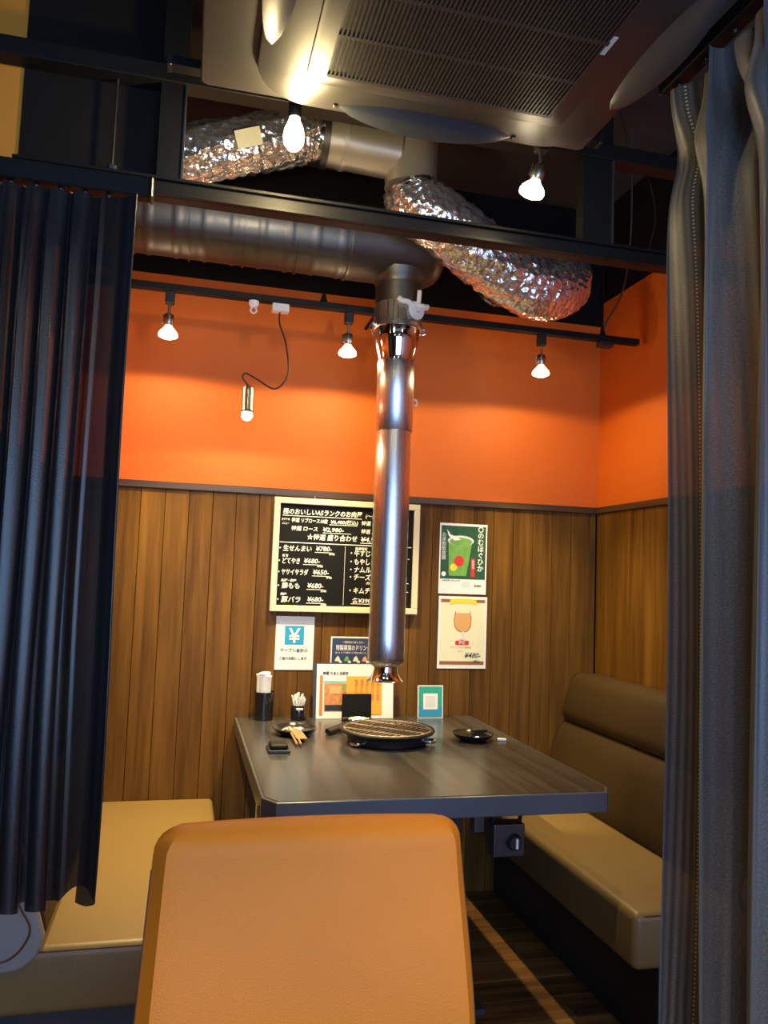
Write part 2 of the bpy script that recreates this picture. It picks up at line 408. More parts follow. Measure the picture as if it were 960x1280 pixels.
def post(xa, xb, label):
    t = thing('steel_post', label, 'post', ((xa+xb)/2, 2.02, 2.243)); wv = (xb-xa)/2
    obj('web', bx((-wv, -.024, 0), (wv*.88, .018, 2.49-2.243)), 'steel_black', t)
    obj('flange', bx((wv*.88, -.028, 0), (wv, .02, 2.49-2.243)), 'socket', t)
    obj('end_plate', bx((-wv, -.02, 2.535-2.243), (wv, .02, ZC-2.243)), 'steel_black', t)
    return t
post(-.125, -.062, 'black steel post above the left curtain with a bright edge')
post(1.045, 1.14, 'black steel post standing on the beam below the air conditioner corner')
t = thing('hanger_rod', 'thin metal rod standing above the left curtain rail', 'rod', (-.232, 2.02, 2.243))
obj('rod', lathe([(.003, .02), (.003, 2.49-2.243)], 8), 'socket', t); obj('nut', lathe([(.011, 0), (.011, .022)], 6), 'socket', t)

def curtain(name, label, path_fn, z0, z1, m, nu, nv, ucloth, rings=None, hem=None, header=None):
    """path_fn(u, t) -> (x, y) for arc u in 0..1 and height t in 0..1 (0 bottom)"""
    bm = bmesh.new(); uv = bm.loops.layers.uv.new('UVMap'); g = []
    for j in range(nv+1):
        tt = j/nv; row = []
        for i in range(nu+1):
            uu = i/nu; x, y = path_fn(uu, tt)
            zz = z0+(z1-z0)*tt + (hem(uu)*(1-tt)**6 if hem else 0)
            row.append(bm.verts.new((x, y, zz)))
        g.append(row)
    for j in range(nv):
        for i in range(nu):
            f = bm.faces.new((g[j][i], g[j][i+1], g[j+1][i+1], g[j+1][i]))
            for l, (a, b) in zip(f.loops, ((i, j), (i+1, j), (i+1, j+1), (i, j+1))): l[uv].uv = (a/nu*ucloth, b/nv*(z1-z0))
            f.smooth = True
    return bm
# left curtain: pinch pleated, drawn to the left
def sm(a, b, x):
    t = max(0, min(1, (x-a)/(b-a))); return t*t*(3-2*t)
LC = thing('curtain', 'dark navy pleated curtain drawn aside at the left above the bench', 'curtain', (-.30, 1.79, .57))
XA, XB = -.64, -.146
pleats = [(-.16, .028), (-.215, .040), (-.27, .042), (-.315, .044), (-.36, .042), (-.405, .042), (-.45, .042), (-.495, .042), (-.54, .042), (-.59, .042)]
def lc_path(u, t):
    x = XB-.040*(1-u/.06) if u < .06 else XB+(XA-XB)*(u-.06)/.94
    back = .010*(1-sm(.04, .07, u))
    # phase: first a flat see-through panel, then tight folds
    ph = (u*.494-.020)/.0445
    flat = sm(.19, .25, u); edge = 1-sm(.0, .05, u)
    z = t
    a = .030*(1-.45*sm(.9, 1, z))*(1+.25*math.sin(7*u+2*z))
    sway = .008*math.sin(5*z+9*u)*(1-z)
    yy = 1.80 + flat*a*math.sin(2*PI*ph+.5*math.sin(2.2*z+u*5)) + back - .030*math.exp(-((u-.06)/.035)**2) - (1-flat)*.012*math.sin(PI*u/.2)
    xx = x + flat*.014*math.sin(4*PI*ph+1.0) + sway + .01*(1-z)*(1-u)*0
    return xx+.30, yy-1.79
bm = curtain('cloth', '', lc_path, 0, 2.083-.57, 'cur_l', 260, 60, 1.6, hem=lambda u: .045*math.exp(-((u-.13)/.06)**2)-.004*math.sin(60*u))
obj('cloth', bm, 'cur_l', LC)
LR = thing('curtain_rail', 'black curtain rail with end cap above the dark left curtain', 'rail', (-.35, 1.80, 2.09))
obj('channel', bx((-.35, -.018, 0), (.226, .018, .044), .003, 1), 'steel_black', LR)
obj('end_cap', bx((.226, -.02, -.002), (.234, .02, .046), .003, 1), 'plastic', LR)
for k in range(10):
    obj('glider', lathe([(.005, 0), (.007, .006), (.004, .010)], 8), 'plastic', LR, loc=(.19-.05*k, 0, -.010))
# right curtain: runs towards the camera on a rail beside the air conditioner
RC = thing('curtain', 'slate grey sheer curtain hanging beside the camera at the right', 'curtain', (.97, 1.10, .03))
Y0, Y1 = 1.452, .78
def rc_path(u, t):
    y = Y0+(Y1-Y0)*u
    gather = sm(.82, .97, t)
    a = (.024+.008*math.sin(3*u+1))*(1-.2*gather)
    ph = 4.6*u+.16*math.sin(3*t+2*u)
    x = .985 + a*math.sin(2*PI*ph-1.5) + .012*math.sin(2*PI*11.3*u+2*t)*(.4+.6*gather) - .012*(1-t)*u
    y += .016*math.sin(4*PI*ph) + .02*math.sin(6*t+4*u)*u
    # pinched header bulges near the rail
    x += .028*math.exp(-((t-.935)/.03)**2)*math.sin(2*PI*4.1*u+.6)
    return x-.97, y-1.10
bm = curtain('cloth', '', rc_path, 0, 2.339-.03, 'cur_r', 220, 90, 1.1)
rcl = obj('cloth', bm, 'cur_r', RC)
RR = thing('curtain_rail', 'black curtain rail running alongside the air conditioner at top right', 'rail', (.975, 1.12, 2.35))
obj('channel', bx((-.018, -.55, 0), (.018, .36, .035), .003, 1), 'steel_black', RR)
obj('end_cap', bx((-.02, .36, -.002), (.02, .368, .037), .003, 1), 'plastic', RR)
for k in range(9): obj('glider', lathe([(.005, 0), (.007, .006), (.004, .010)], 8), 'plastic', RR, loc=(0, .32-.09*k, -.010))
for yy in (-.4, .3): obj('bracket', bx((-.012, yy-.012, .035), (.012, yy+.012, ZC-2.35)), 'steel_black', RR)

# ------------------------------------------------------------------ air conditioner
AC = thing('ceiling_air_conditioner', 'dark bronze ceiling cassette air conditioner with slatted intake at top', 'air conditioner', (.50, 1.36, 2.36))
obj('mounting_plate', prism(rrect(-.528, -.46, .425, .425, .02), .012, .04, 'z', .004), 'ac', AC)
obj('casing', bx((-.40, -.40, .04), (.40, .40, ZC-2.36)), 'black', AC)
obj('panel', prism(rrect(-.41, -.41, .41, .41, .13, 10), -.006, .012, 'z', .005), 'ac', AC, True)
ip = obj('intake_panel', prism(rrect(-.305, -.305, .305, .305, .03), -.014, -.006, 'z', .003), 'ac', AC, True)
obj('intake_recess', bx((-.262, -.262, -.0150), (.262, .262, -.0142)), 'acdark', ip)
bm = bmesh.new()
for k in range(58):
    xx = -.26+.52*(k+.5)/58; bx((xx-.0022, -.262, -.0195), (xx+.0022, .262, -.0150), bm=bm)
sl = obj('intake_slats', bm, 'ac', ip); sl['kind'] = 'stuff'
for yy in (-.262, -.131, 0, .131, .262):
    obj('cross_bar', bx((-.262, yy-.005, -.0185), (.262, yy+.005, -.0150)), 'acdark', ip)
def flap(rz):
    pr = [(-.034, .004), (-.015, -.008), (.015, -.020), (.036, -.024), (.036, -.028), (.012, -.026), (-.018, -.014), (-.036, 0)]
    bm = bmesh.new(); n = 14; rows = []
    for i in range(n+1):
        s = i/n; xx = -.215+.43*s; k = max(.06, math.sin(PI*s)**.55)
        rows.append([bm.verts.new((xx, .385+a*k, -.004+b*k)) for a, b in pr])
    m = len(pr)
    for a, b in zip(rows, rows[1:]):
        for i in range(m): bm.faces.new((a[i], a[(i+1) % m], b[(i+1) % m], b[i]))
    bm.faces.new(rows[0]); bm.faces.new(rows[-1][::-1])
    o = obj('louvre_flap', bm, 'flap', AC, True); o.rotation_euler = (0, 0, rz)
for k in range(4): flap(k*PI/2)
for s in (-1, 1): obj('hinge_clip', bx((s*.222-.005, .378, -.010), (s*.222+.005, .392, -.005), .002, 1), 'acdark', AC)
lg = obj('badge', bx((.255, -.02, -.0152), (.272, .035, -.014)), 'print_grey', AC)

# ------------------------------------------------------------------ ducts and extraction pipe
PX, PY = .69, 2.70
D = thing('spiral_duct', 'wide grey spiral ventilation duct running left from the extraction pipe', 'duct', (PX, PY, 2.45))
path = [(-1.146+.0115*i, 0, 0) for i in range(0, 83)]
bm = bmesh.new()
RD = .128
prof_r = []
n = len(path)
def rduct(i, n, k): return RD+(.004 if i % 8 == 0 else 0)
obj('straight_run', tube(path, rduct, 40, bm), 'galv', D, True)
EJ = .155                                  # how far the end box reaches past the drop
pr = [(-.204, RD+.004)]+[(-.20, RD+.006), (-.19, RD+.003)]+[(EJ-.075, RD+.003)]+[(EJ-.075+.075*math.sin(math.radians(a)), RD+.003-.075*(1-math.cos(math.radians(a)))) for a in (15, 30, 45, 60, 75, 90)]+[(EJ+.0005, .01)]
bm = bmesh.new(); rg = []
for xx, r_ in pr: rg.append([bm.verts.new((xx, r_*math.cos(2*PI*k/40), r_*math.sin(2*PI*k/40))) for k in range(40)])
for a, b in zip(rg, rg[1:]):
    for k in range(40): bm.faces.new((a[k], a[(k+1) % 40], b[(k+1) % 40], b[k]))
bm.faces.new(rg[0]); bm.faces.new(rg[-1])
obj('end_box', bm, 'galv', D, True)
obj('drop_stub', lathe([(.100, -.095), (.092, -.125), (.086, -.135), (.086, -.1455)], 40), 'galv', D, True)
for xx in (-.98, -.80, -.62, -.44, -.26):
    obj('seam_band', tube([(xx+.06, 0, 0), (xx+.066, 0, 0)], RD+.006, 40), 'galv', D, True)
E_ = thing('extraction_pipe', 'shiny steel telescopic smoke extraction pipe hanging over the grill', 'extractor pipe', (PX, PY, .91))
def seg(name, prof, m, sub=None): return obj(name, lathe(prof, 48), m, sub or E_, True)
z = .91
seg('duct_collar', [(.084, 2.305-z), (.083, 2.29-z), (.083, 2.235-z)], 'galv')
dc = seg('damper_collar', [(.086, 2.236-z), (.086, 2.168-z), (.088, 2.166-z)], 'steel')
seg('clamp_ring', [(.0835, 2.166-z), (.089, 2.164-z), (.089, 2.150-z), (.0835, 2.148-z)], 'steel')
seg('bell', [(.0825, 2.149-z), (.0825, 2.12-z), (.080, 2.098-z), (.072, 2.066-z), (.067, 2.045-z), (.066, 2.03-z)], 'chrome')
seg('upper_tube', [(.066, 2.031-z), (.066, 1.782-z), (.0645, 1.780-z)], 'steel')
seg('middle_tube', [(.0618, 1.785-z), (.0618, 1.58-z)], 'steel')
seg('lower_tube', [(.0632, 1.582-z), (.0632, 1.048-z)], 'steel')
seg('filter_cup', [(.0640, 1.05-z), (.0640, .99-z), (.0615, .975-z), (.052, .962-z), (.044, .958-z)], 'steel')
seg('nozzle', [(.043, .962-z), (.043, .945-z), (.046, .932-z), (.054, .918-z), (.063, .910-z), (.060, .909-z), (.045, .925-z), (.040, .95-z)], 'chrome')
# damper lever: disc, wings and pin facing the room
dl = obj('damper_disc', bx((0, 0, 0), (.001, .001, .001)), 'chrome', dc)
dl.data = obj('tmp', lathe([(.030, 0), (.032, .003), (.032, .010), (.024, .014), (.010, .015), (.007, .024)], 24), 'white_pl').data  # white stands in for the bright reflections of the metal lever
bpy.data.objects.remove(bpy.data.objects['tmp'])
dl.location = (.042, -.078, 2.20-z); dl.rotation_euler = (PI/2, 0, .35)
for p in ([(-.022, -.092, 2.235-z), (-.012, -.098, 2.225-z), (.012, -.098, 2.222-z), (.03, -.093, 2.208-z)], [(.05, -.083, 2.21-z), (.065, -.082, 2.218-z), (.08, -.076, 2.216-z), (.088, -.068, 2.224-z)]):
    obj('damper_wing', tube(spline(p, 5), .010, 10), 'white_pl', dc, True)
obj('pin', tube([(.052, -.085, 2.228-z), (.054, -.085, 2.272-z)], .008, 10), 'white_pl', dc, True)
obj('latch', tube(spline([(-.083, -.012, 2.15-z), (-.098, -.02, 2.16-z), (-.10, -.02, 2.13-z), (-.088, -.012, 2.12-z)], 4), .004, 8), 'chrome', E_, True)
obj('latch', tube(spline([(.088, -.012, 2.16-z), (.098, -.015, 2.155-z), (.096, -.015, 2.14-z), (.086, -.012, 2.138-z)], 4), .004, 8), 'chrome', E_, True)
obj('bolt', lathe([(.005, 0), (.006, .003), (.004, .006)], 10), 'chrome', E_, loc=(.002, -.0825, 2.135-z)).rotation_euler = (PI/2, 0, 0)
obj('hook', tube(spline([(.064, -.01, 1.90-z), (.076, -.012, 1.898-z), (.078, -.012, 1.88-z), (.068, -.012, 1.878-z)], 4), .003, 8), 'white_pl', E_, True)

# upper duct: galvanised tee, foil hose left, foil hose right
UD = thing('tee_duct', 'bright galvanised elbow duct under the air conditioner edge', 'duct', (.655, 2.46, 2.67))
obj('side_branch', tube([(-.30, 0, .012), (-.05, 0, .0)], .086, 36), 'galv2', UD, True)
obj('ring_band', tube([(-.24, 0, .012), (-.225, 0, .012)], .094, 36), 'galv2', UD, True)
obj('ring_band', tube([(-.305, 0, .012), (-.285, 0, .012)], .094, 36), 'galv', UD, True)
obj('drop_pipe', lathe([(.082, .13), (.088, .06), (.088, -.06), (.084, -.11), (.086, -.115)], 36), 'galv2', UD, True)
def foil_hose(name, label, pts, r, nper, loc):
    t = thing(name, label, 'foil hose', loc)
    P = [p-Vector(loc) for p in spline(pts, nper)]; NP = len(P)
    rnd = random.Random(3)
    R = {}
    def rr(i, n, k):
        key = (i//2, k)
        if key not in R: R[key] = rnd.uniform(-1, 1)
        ring = .5+.5*math.cos(2*PI*i/4)
        return (.84+.16*min(1, i/16, (NP-1-i)/16))*r*(1+.045*ring+.035*R[key]) + .004*math.sin(k*1.3+i*.21)
    obj('foil_jacket', tube(P, rr, 40), 'foil', t, True)
    for e, s in ((0, 1), (-1, -1)):
        a = P[e]; b = P[e+s*2]; d = (b-a).normalized()
        obj('end_band', tube([a, a+d*.02], r*.90, 32), 'steel', t, True)
    return t
foil_hose('flexible_foil_duct', 'crinkled silver foil hose sagging over the right end of the light track', [(.655, 2.46, 2.548), (.675, 2.455, 2.505), (.77, 2.45, 2.45), (.90, 2.46, 2.375), (1.03, 2.48, 2.315), (1.14, 2.50, 2.285), (1.235, 2.54, 2.315), (1.285, 2.61, 2.385), (1.27, 2.73, 2.44), (1.25, 2.88, 2.50), (1.24, 3.02, 2.53), (1.24, 3.155, 2.54)], .100, 14, (.655, 2.46, 2.548))
FL = foil_hose('flexible_foil_duct', 'crinkled silver foil hose with a paper sticker behind the bare bulb', [(.355, 2.46, 2.682), (.28, 2.46, 2.675), (.16, 2.46, 2.63), (.03, 2.46, 2.585), (-.12, 2.46, 2.53), (-.30, 2.46, 2.48), (-.45, 2.46, 2.46)], .085, 14, (.355, 2.46, 2.682))
st = obj('sticker', bx((-.04, -.0007, -.026), (.04, .0007, .026)), 'creamp', FL, loc=(-.24, -.097, -.095)); st.rotation_euler = (.5, -.38, 0)

# cables near the ceiling
def cable(label, pts, r=.0035):
    p0 = Vector(pts[0]); o = obj('cable', tube([p-p0 for p in spline(pts, 8)], r, 8), 'cable', None, True, p0); tag(o, label, 'cable')
cable('thin black cable dropping from the beam to the right end of the track', [(1.50, 2.5, 2.94), (1.56, 2.6, 2.6), (1.60, 2.72, 2.42), (1.57, 2.80, 2.30), (1.57, 2.80, 2.2575)])
cable('loose grey cable looping in the dark gap beside the right curtain', [(1.17, 2.1, 2.9), (1.25, 2.1, 2.62), (1.30, 2.1, 2.57), (1.33, 2.08, 2.40), (1.29, 2.06, 2.252)], .003)
tag(obj('conduit', tube([(0, 0, 0), (.40, 0, 0)], .010, 12), 'socket', None, True, (1.19, 2.12, 2.56)), 'short grey metal conduit crossing the dark gap by the right curtain', 'conduit')

# ------------------------------------------------------------------ light tracks and lamps
def track(xa, xb, y, z, label, rods, arms=()):
    t = thing('light_track', label, 'light track', ((xa+xb)/2, y, z)); cx = (xa+xb)/2
    obj('channel', bx((xa-cx, -.016, 0), (xb-cx, .016, .024), .002, 1), 'steel_black', t)
    for e in (xa, xb): obj('end_cap', bx((e-cx-.006, -.017, -.001), (e-cx+.006, .017, .025), .002, 1), 'plastic', t)
    for rx in rods:
        obj('hanger', lathe([(.013, .022), (.006, .05), (.005, .06), (.005, ZC-z)], 10), 'steel_black', t, True, (rx-cx, 0, 0))
    for rx in arms:
        obj('wall_arm', tube(spline([(rx-cx, 0, .022), (rx-cx, .004, .045), (rx-cx, .03, .06), (rx-cx, YB-y-.006, .06)], 4), .007, 10), 'steel_black', t, True)
    return t
TZ = 2.232; TY = 2.808
track(-.45, 1.715, TY, TZ, 'long black light track hanging along the orange wall', (1.562,), (-.3, .672))
obj('hanger_cap', lathe([(.016, .024), (.012, .034), (.005, .062), (.003, .066)], 12), 'steel_black', [o for o in COL.objects if o.name == 'light_track'][0], True, (.436-.6325, 0, 0))
tr2 = track(-.1, 1.0, 1.83, 2.425, 'short black light track behind the air conditioner front edge', (.05, .9))
tr3 = track(-1.2, 1.4, .1, 2.45, 'black light track on the ceiling behind the camera', (-.8, 1.0))
ob = obj('cable_clamp', bx((-.03, -.02, -.022), (.03, .02, 0), .004), 'plastic', [o for o in COL.objects if o.name == 'light_track'][0], loc=(1.575-.6325, 0, 0))
def spot_lamp(loc, label, power, tilt=(0, 0), spot=174, blend=.15, group='reflector lamps on the light track', beam=82, bk=3.9):
    """loc: underside of the track; the lamp hangs below"""
    t = thing('spotlight', label, 'spotlight', loc, 0, group)
    obj('adapter', bx((-.016, -.014, -.045), (.016, .014, .0), .003, 1), 'plastic', t)
    obj('stem', lathe([(.005, -.085), (.005, -.04)], 10), 'socket', t)
    s = obj('lamp_holder', lathe([(.014, 0), (.017, -.004), (.017, -.034), (.013, -.040)], 20), 'socket', t, True, (0, 0, -.082))
    obj('side_rod', tube([(-.021, 0, -.002), (-.021, 0, -.036)], .003, 8), 'chrome', s, True)
    b = obj('bulb', lathe([(.011, -.036), (.013, -.044), (.030, -.064), (.033, -.072), (.032, -.078), (.02, -.084), (.004, -.086)], 28), 'bulb', s, True)
    s.rotation_euler = (tilt[0], tilt[1], 0)
    obj('bulb_neck', lathe([(.0125, -.037), (.0145, -.046), (.024, -.0575)], 28), 'neck', s, True)
    light('spill', 'SPOT', (0, 0, -.095), power*.24, WARM, s, .016, spot=math.radians(spot), blend=blend)
    light('beam', 'SPOT', (0, 0, -.093), power*bk, WARM, s, .016, spot=math.radians(beam), blend=1.0)
    return t
P1 = 34
spot_lamp((-.104, TY, TZ), 'lit reflector spotlight at the left end of the track beside the curtain', P1*1.0)
spot_lamp((.532, TY, TZ), 'lit reflector spotlight just left of the steel extraction pipe', P1*1.15)
spot_lamp((1.300, TY, TZ), 'lit reflector spotlight below the sagging foil hose', P1*.75)
spot_lamp((.835, 1.83, 2.425), 'lit tilted spotlight hanging under the air conditioner corner', 10, (0.1, .28), 150, .4)
# lamps of the shop behind the camera (same kind)
for xx in (-.55, .55):
    spot_lamp((xx, .1, 2.45), ('left' if xx < 0 else 'right')+' spotlight on the track behind the camera', 25, (.30, 0), 150, .4, 'spotlights behind the camera', 58)
# bare bulb in front of the foil hose
t = thing('bare_bulb', 'glaring bare light bulb under the air conditioner front edge', 'light bulb', (.195, 1.83, 2.425))
obj('adapter', bx((-.016, -.014, -.03), (.016, .014, 0), .003, 1), 'plastic', t)
obj('lamp_holder', lathe([(.015, -.03), (.016, -.06), (.014, -.068)], 20), 'plastic', t, True)
obj('bulb', lathe([(.012, -.066), (.014, -.076), (.022, -.095), (.0255, -.115), (.023, -.132), (.014, -.145), (.003, -.149)], 28), 'bulb', t, True)
light('bulb_light', 'POINT', (0, 0, -.165), 12, WARM, t, .02)
# pendant lamp on a cable from the track, white plug and white socket
t = thing('pendant_lamp', 'small nickel pendant lamp dangling on a bent cable before the orange wall', 'pendant lamp', (.18, TY, 1.79))
obj('lamp_holder', lathe([(.007, .135), (.019, .126), (.021, .115), (.021, .050), (.0235, .044), (.020, .038)], 24), 'socket', t, True)
obj('bulb', lathe([(.017, .040), (.020, .030), (.0195, .022), (.012, .012), (.003, .009)], 24), 'bulb', t, True)
obj('cord', tube(spline([(.0, 0, .135), (-.022, 0, .162), (-.01, 0, .178), (.03, 0, .160), (.095, -.0, .132), (.138, 0, .19), (.125, 0, .30), (.10, 0, .37), (.098, 0, .412)], 8), .003, 8), 'cable', t, True)
pb = obj('track_plug', bx((.070, -.018, .412), (.130, .018, .441), .003, 1), 'white_pl', t)
light('pendant_light', 'SPOT', (0, 0, -.012), 5, WARM, t, .02, spot=math.radians(174), blend=.15)
t = thing('track_socket', 'small white empty socket clipped under the light track', 'socket', (.185, TY, 2.185))
obj('base', lathe([(.018, .047), (.018, .034), (.012, .024), (.008, .022)], 16), 'white_pl', t, True)
obj('hook', tube(spline([(-.006, 0, .024), (-.011, 0, .012), (0, 0, .003), (.011, 0, .012), (.006, 0, .024)], 5), .003, 8), 'white_pl', t, True)

# ------------------------------------------------------------------ benches
def bench(name, label, xf, xb, xw, y0, y1, side):
    """xf seat front edge x, xb backrest foot x, xw back of bench x; side +1: back towards +x"""
    t = thing(name, label, 'bench', ((xf+xw)/2, (y0+y1)/2, 0)); cx, cy = t.location.x, t.location.y
    lo, hi = min(xf, xw), max(xf, xw)
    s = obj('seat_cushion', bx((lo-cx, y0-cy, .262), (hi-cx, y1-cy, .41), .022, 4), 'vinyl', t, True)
    # stitched seam along the front end of the seat
    obj('seam', tube([(lo-cx+.03, y0-cy+.006, .3995), (hi-cx-.03, y0-cy+.006, .3995)], .0028, 8), 'vinyl_back', s, True)
    pl0, pl1 = (lo+.105, hi-.01) if side > 0 else (lo+.01, hi-.105)
    obj('plinth', bx((pl0-cx, y0+.05-cy, 0), (pl1-cx, y1-cy-.002, .264), .003, 1), 'plinth', t)
    # raked backrest in two upholstered rolls (profile in x,z)
    def roll(zlo, zhi, nm, bulge):
        fx = lambda zz: (xb+side*(zz-.41)*.29)-cx
        pts = []
        for k in range(9):
            q = k/8; zz = zlo+(zhi-zlo)*q
            e = min(q, 1-q)*8; inset = .016*max(0, 1-e)**2
            pts.append((fx(zz)+side*inset - side*bulge*math.sin(PI*q), zz))
        bk = (xw-cx-side*.004)
        poly = pts+[(bk, zhi), (bk, zlo)]
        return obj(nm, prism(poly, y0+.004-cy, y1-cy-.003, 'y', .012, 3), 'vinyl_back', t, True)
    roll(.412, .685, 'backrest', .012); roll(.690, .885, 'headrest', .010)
    # rounded upholstered end cheek that closes the backrest towards the aisle
    q = []
    fx = lambda zz: (xb+side*(zz-.41)*.29)-cx
    for k in range(7):
        a = PI/2*k/6; q.append((fx(.43)+side*(.075-.075*math.sin(a)), .372+.075*(1-math.cos(a))))
    bk = xw-cx-side*.004
    poly = [(bk, .372)]+q+[(fx(.86), .86), (fx(.885)+side*.03, .888), (bk, .888)]
    e = obj('end_cheek', prism(poly, y0-.026-cy, y0-.0005-cy, 'y', .009, 3), 'cheek', t, True)
    obj('piping', tube(spline([(a+side*.030, y0-.027-cy, b+.022) for a, b in q[::2]]+[(fx(zz)+side*.03, y0-.027-cy, zz) for zz in (.52, .60, .70, .85)], 5), .0025, 8), 'piping', e, True)
    return t
bench('bench_seat', 'brown vinyl bench with raked two-roll backrest on the right of the table', 1.188, 1.50, XR-PT-.003, 1.925, YB-PT-.004, 1)
bench('bench_seat', 'tan vinyl bench half hidden behind the dark curtain on the left', .148, -.255, XL+PT+.003, 1.975, YB-PT-.004, -1)

# ------------------------------------------------------------------ table
TT = .71
T = thing('dining_table', 'dark smoked wood table with grey edging and clipped corners', 'table', (.70, 2.57, 0))
xa, xb, ya, yb = .213-.70, 1.170-.70, 1.985-2.57, 3.145-2.57
c = .032
poly = [(xa+c, ya), (xb-c*1.0, ya), (xb, ya+c*1.6), (xb, yb), (xa, yb), (xa, ya+c*1.6)]
inner = [(a*.985, b*.988) for a, b in poly]
obj('edging', prism(poly, TT-.055, TT-.0015, 'z', .003, 2), 'tedge', T)
obj('table_top', prism(inner, TT-.004, TT, 'z', .0012, 1), 'table', T)
obj('pedestal', bx((-.16, -.22, .02), (.16, .30, TT-.055), .004, 1), 'plinth', T)
obj('foot_plate', bx((-.22, -.30, 0), (.22, .38, .02), .004, 1), 'plinth', T)
obj('apron_bracket', bx((.065, ya+.02, TT-.10), (.095, ya+.05, TT-.055), .002, 1), 'dsteel', T)
obj('edge_clip', bx((xa-.006, ya+.09, TT-.075), (xa+.0, ya+.12, TT-.03), .002, 1), 'steel', T)
G = thing('gas_control_box', 'small metal gas control box with black knob hanging under the table edge', 'control box', (.877, 2.03, .535))
obj('box', bx((-.044, 0, 0), (.044, .05, .085), .003, 2), 'dsteel', G)
for s in (-1, 1): obj('hanger', bx((s*.040-.0035, .02, .085), (s*.040+.0035, .03, TT-.055-.535)), 'steel_black', G)
kb = obj('knob', lathe([(.021, 0), (.022, .006), (.019, .018), (.017, .02)], 24), 'plastic', G, True, (.012, 0, .040)); kb.rotation_euler = (PI/2, 0, 0)
obj('pointer', bx((-.003, -.012, .018), (.003, .014, .026), .001, 1), 'white_pl', kb)

# ------------------------------------------------------------------ chair in the foreground
CH = thing('dining_chair', 'orange tan leather dining chair seen from behind at the table end', 'chair', (.189, 1.43, 0))
def ycz(zz): return -.33-.045*sm(.94, .66, zz) + .16*sm(.62, .42, zz)
def back_bm():
    """padded back: tapered outline with rounded top corners, gently curved, leaning to the camera"""
    bm = bmesh.new(); nz, nx_ = 26, 22
    def hw(zz):   # half width at height
        h = .2085+.055*min(.3, .93-zz)
        top = .935-zz; r = .032
        if top < r: h -= r-math.sqrt(max(0, r*r-(r-top)**2))
        return h
    lay = {}
    zs = [.42+(.935-.42)*(1-(1-k/nz)**1.6) for k in range(nz+1)]
    for side in (0, 1):
        for j, zz in enumerate(zs):
            for i in range(nx_+1):
                s = -1+2*i/nx_; s = math.copysign(abs(s)**.85, s)
                h = hw(min(zz, .9345)); x = s*h
                e = min((1-abs(s))*h/.03, (.935-zz)/.03, 1); e = max(0, e)
                th = .034*math.sqrt(max(0, 1-(1-e)**2)) + .004*(1-s*s)
                yc = ycz(zz) + .012*(1-s*s)
                yc += 0
                lay[side, j, i] = bm.verts.new((x, yc+(th if side else -th)*1.0, zz))
    for side in (0, 1):
        for j in range(nz):
            for i in range(nx_):
                q = [lay[side, j, i], lay[side, j, i+1], lay[side, j+1, i+1], lay[side, j+1, i]]
                bm.faces.new(q if side == 0 else q[::-1])
    bmesh.ops.remove_doubles(bm, verts=bm.verts[:], dist=.0006)
    bnd = [e for e in bm.edges if e.is_boundary]
    if bnd: bmesh.ops.holes_fill(bm, edges=bnd, sides=0)
    return bm, hw
bmk, hw = back_bm()
bk = obj('backrest', bmk, 'leather', CH, True)
for s in (-1, 1):
    pts = [(s*(hw(zz)-.0008), ycz(zz), zz) for zz in [.43+.0215*k for k in range(22)]]
    obj('piping', tube(pts, .0018, 8), 'piping', bk, True)
obj('seat', bx((-.225, -.19, .40), (.225, .25, .475), .025, 4), 'leather', CH, True)
obj('seat_frame', bx((-.20, -.17, .372), (.20, .23, .401), .004, 1), 'trim', CH)
for sx in (-1, 1):
    for sy_ in (-1, 1):
        obj('leg', tube([(sx*.18, .03+sy_*.175, .374), (sx*.195, .03+sy_*.195, 0)], lambda i, n, k: (.019, .013)[i], 12), 'trim', CH, True)

# ------------------------------------------------------------------ wall signs
YF = YB-PT-.001                       # face of the planks
B = thing('menu_blackboard', 'wood framed blackboard with handwritten white menu behind the steel pipe', 'menu board', (.626, YF, 1.117))
W2, HB = .30, .45
fbw = .024
for nm, lo, hi in (('t', (-W2, HB-fbw), (W2, HB)), ('b', (-W2, 0), (W2, fbw)), ('l', (-W2, fbw), (-W2+fbw, HB-fbw)), ('r', (W2-fbw, fbw), (W2, HB-fbw))):
    obj('frame_bar', bx((lo[0], -.020, lo[1]), (hi[0], -.0005, hi[1]), .002, 1), 'cream', B)
obj('slate', bx((-W2+fbw, -.008, fbw), (W2-fbw, -.0005, HB-fbw)), 'board', B)
obj('hanger', tube(spline([(-.14, -.008, HB), (-.14, -.012, HB+.008), (-.14, -.006, HB+.014)], 4), .002, 8), 'steel', B)
BU, BV = -W2+fbw, HB-fbw
def chalk(u, v, s, txt, wd=None, bold=.00035, shear=.12):
    return text(txt, s, (BU+u, -.0084, BV-v), B, 'chalk', bold=bold*s/.024, shear=shear, maxw=wd)
def stroke(u0, v0, u1, v1, th=.0022):
    obj('underline', bx((BU+u0, -.0088, BV-v0-th), (BU+u1, -.0082, BV-v0)), 'chalk', B)
chalk(.012, .040, .026, '極のおいしいA5ランクのお肉屋', .32)
chalk(.348, .040, .018, '(〜飛騨牛', .09)
stroke(.010, .046, .332, .046)
chalk(.008, .066, .011, 'おすすめ', .032); chalk(.010, .082, .011, 'メニュー', .028)
chalk(.048, .071, .019, '特選 リブロース10枚', .145); chalk(.205, .071, .019, '¥6,480(税込)', .112); stroke(.200, .075, .315, .075)
chalk(.048, .104, .020, '特選 ロース', .105); chalk(.175, .104, .022, '¥2,980-', .085); stroke(.175, .109, .29, .109)
chalk(.332, .071, .020, '特選 ハラミ', .10); chalk(.332, .104, .020, '特選 カルビ', .10)
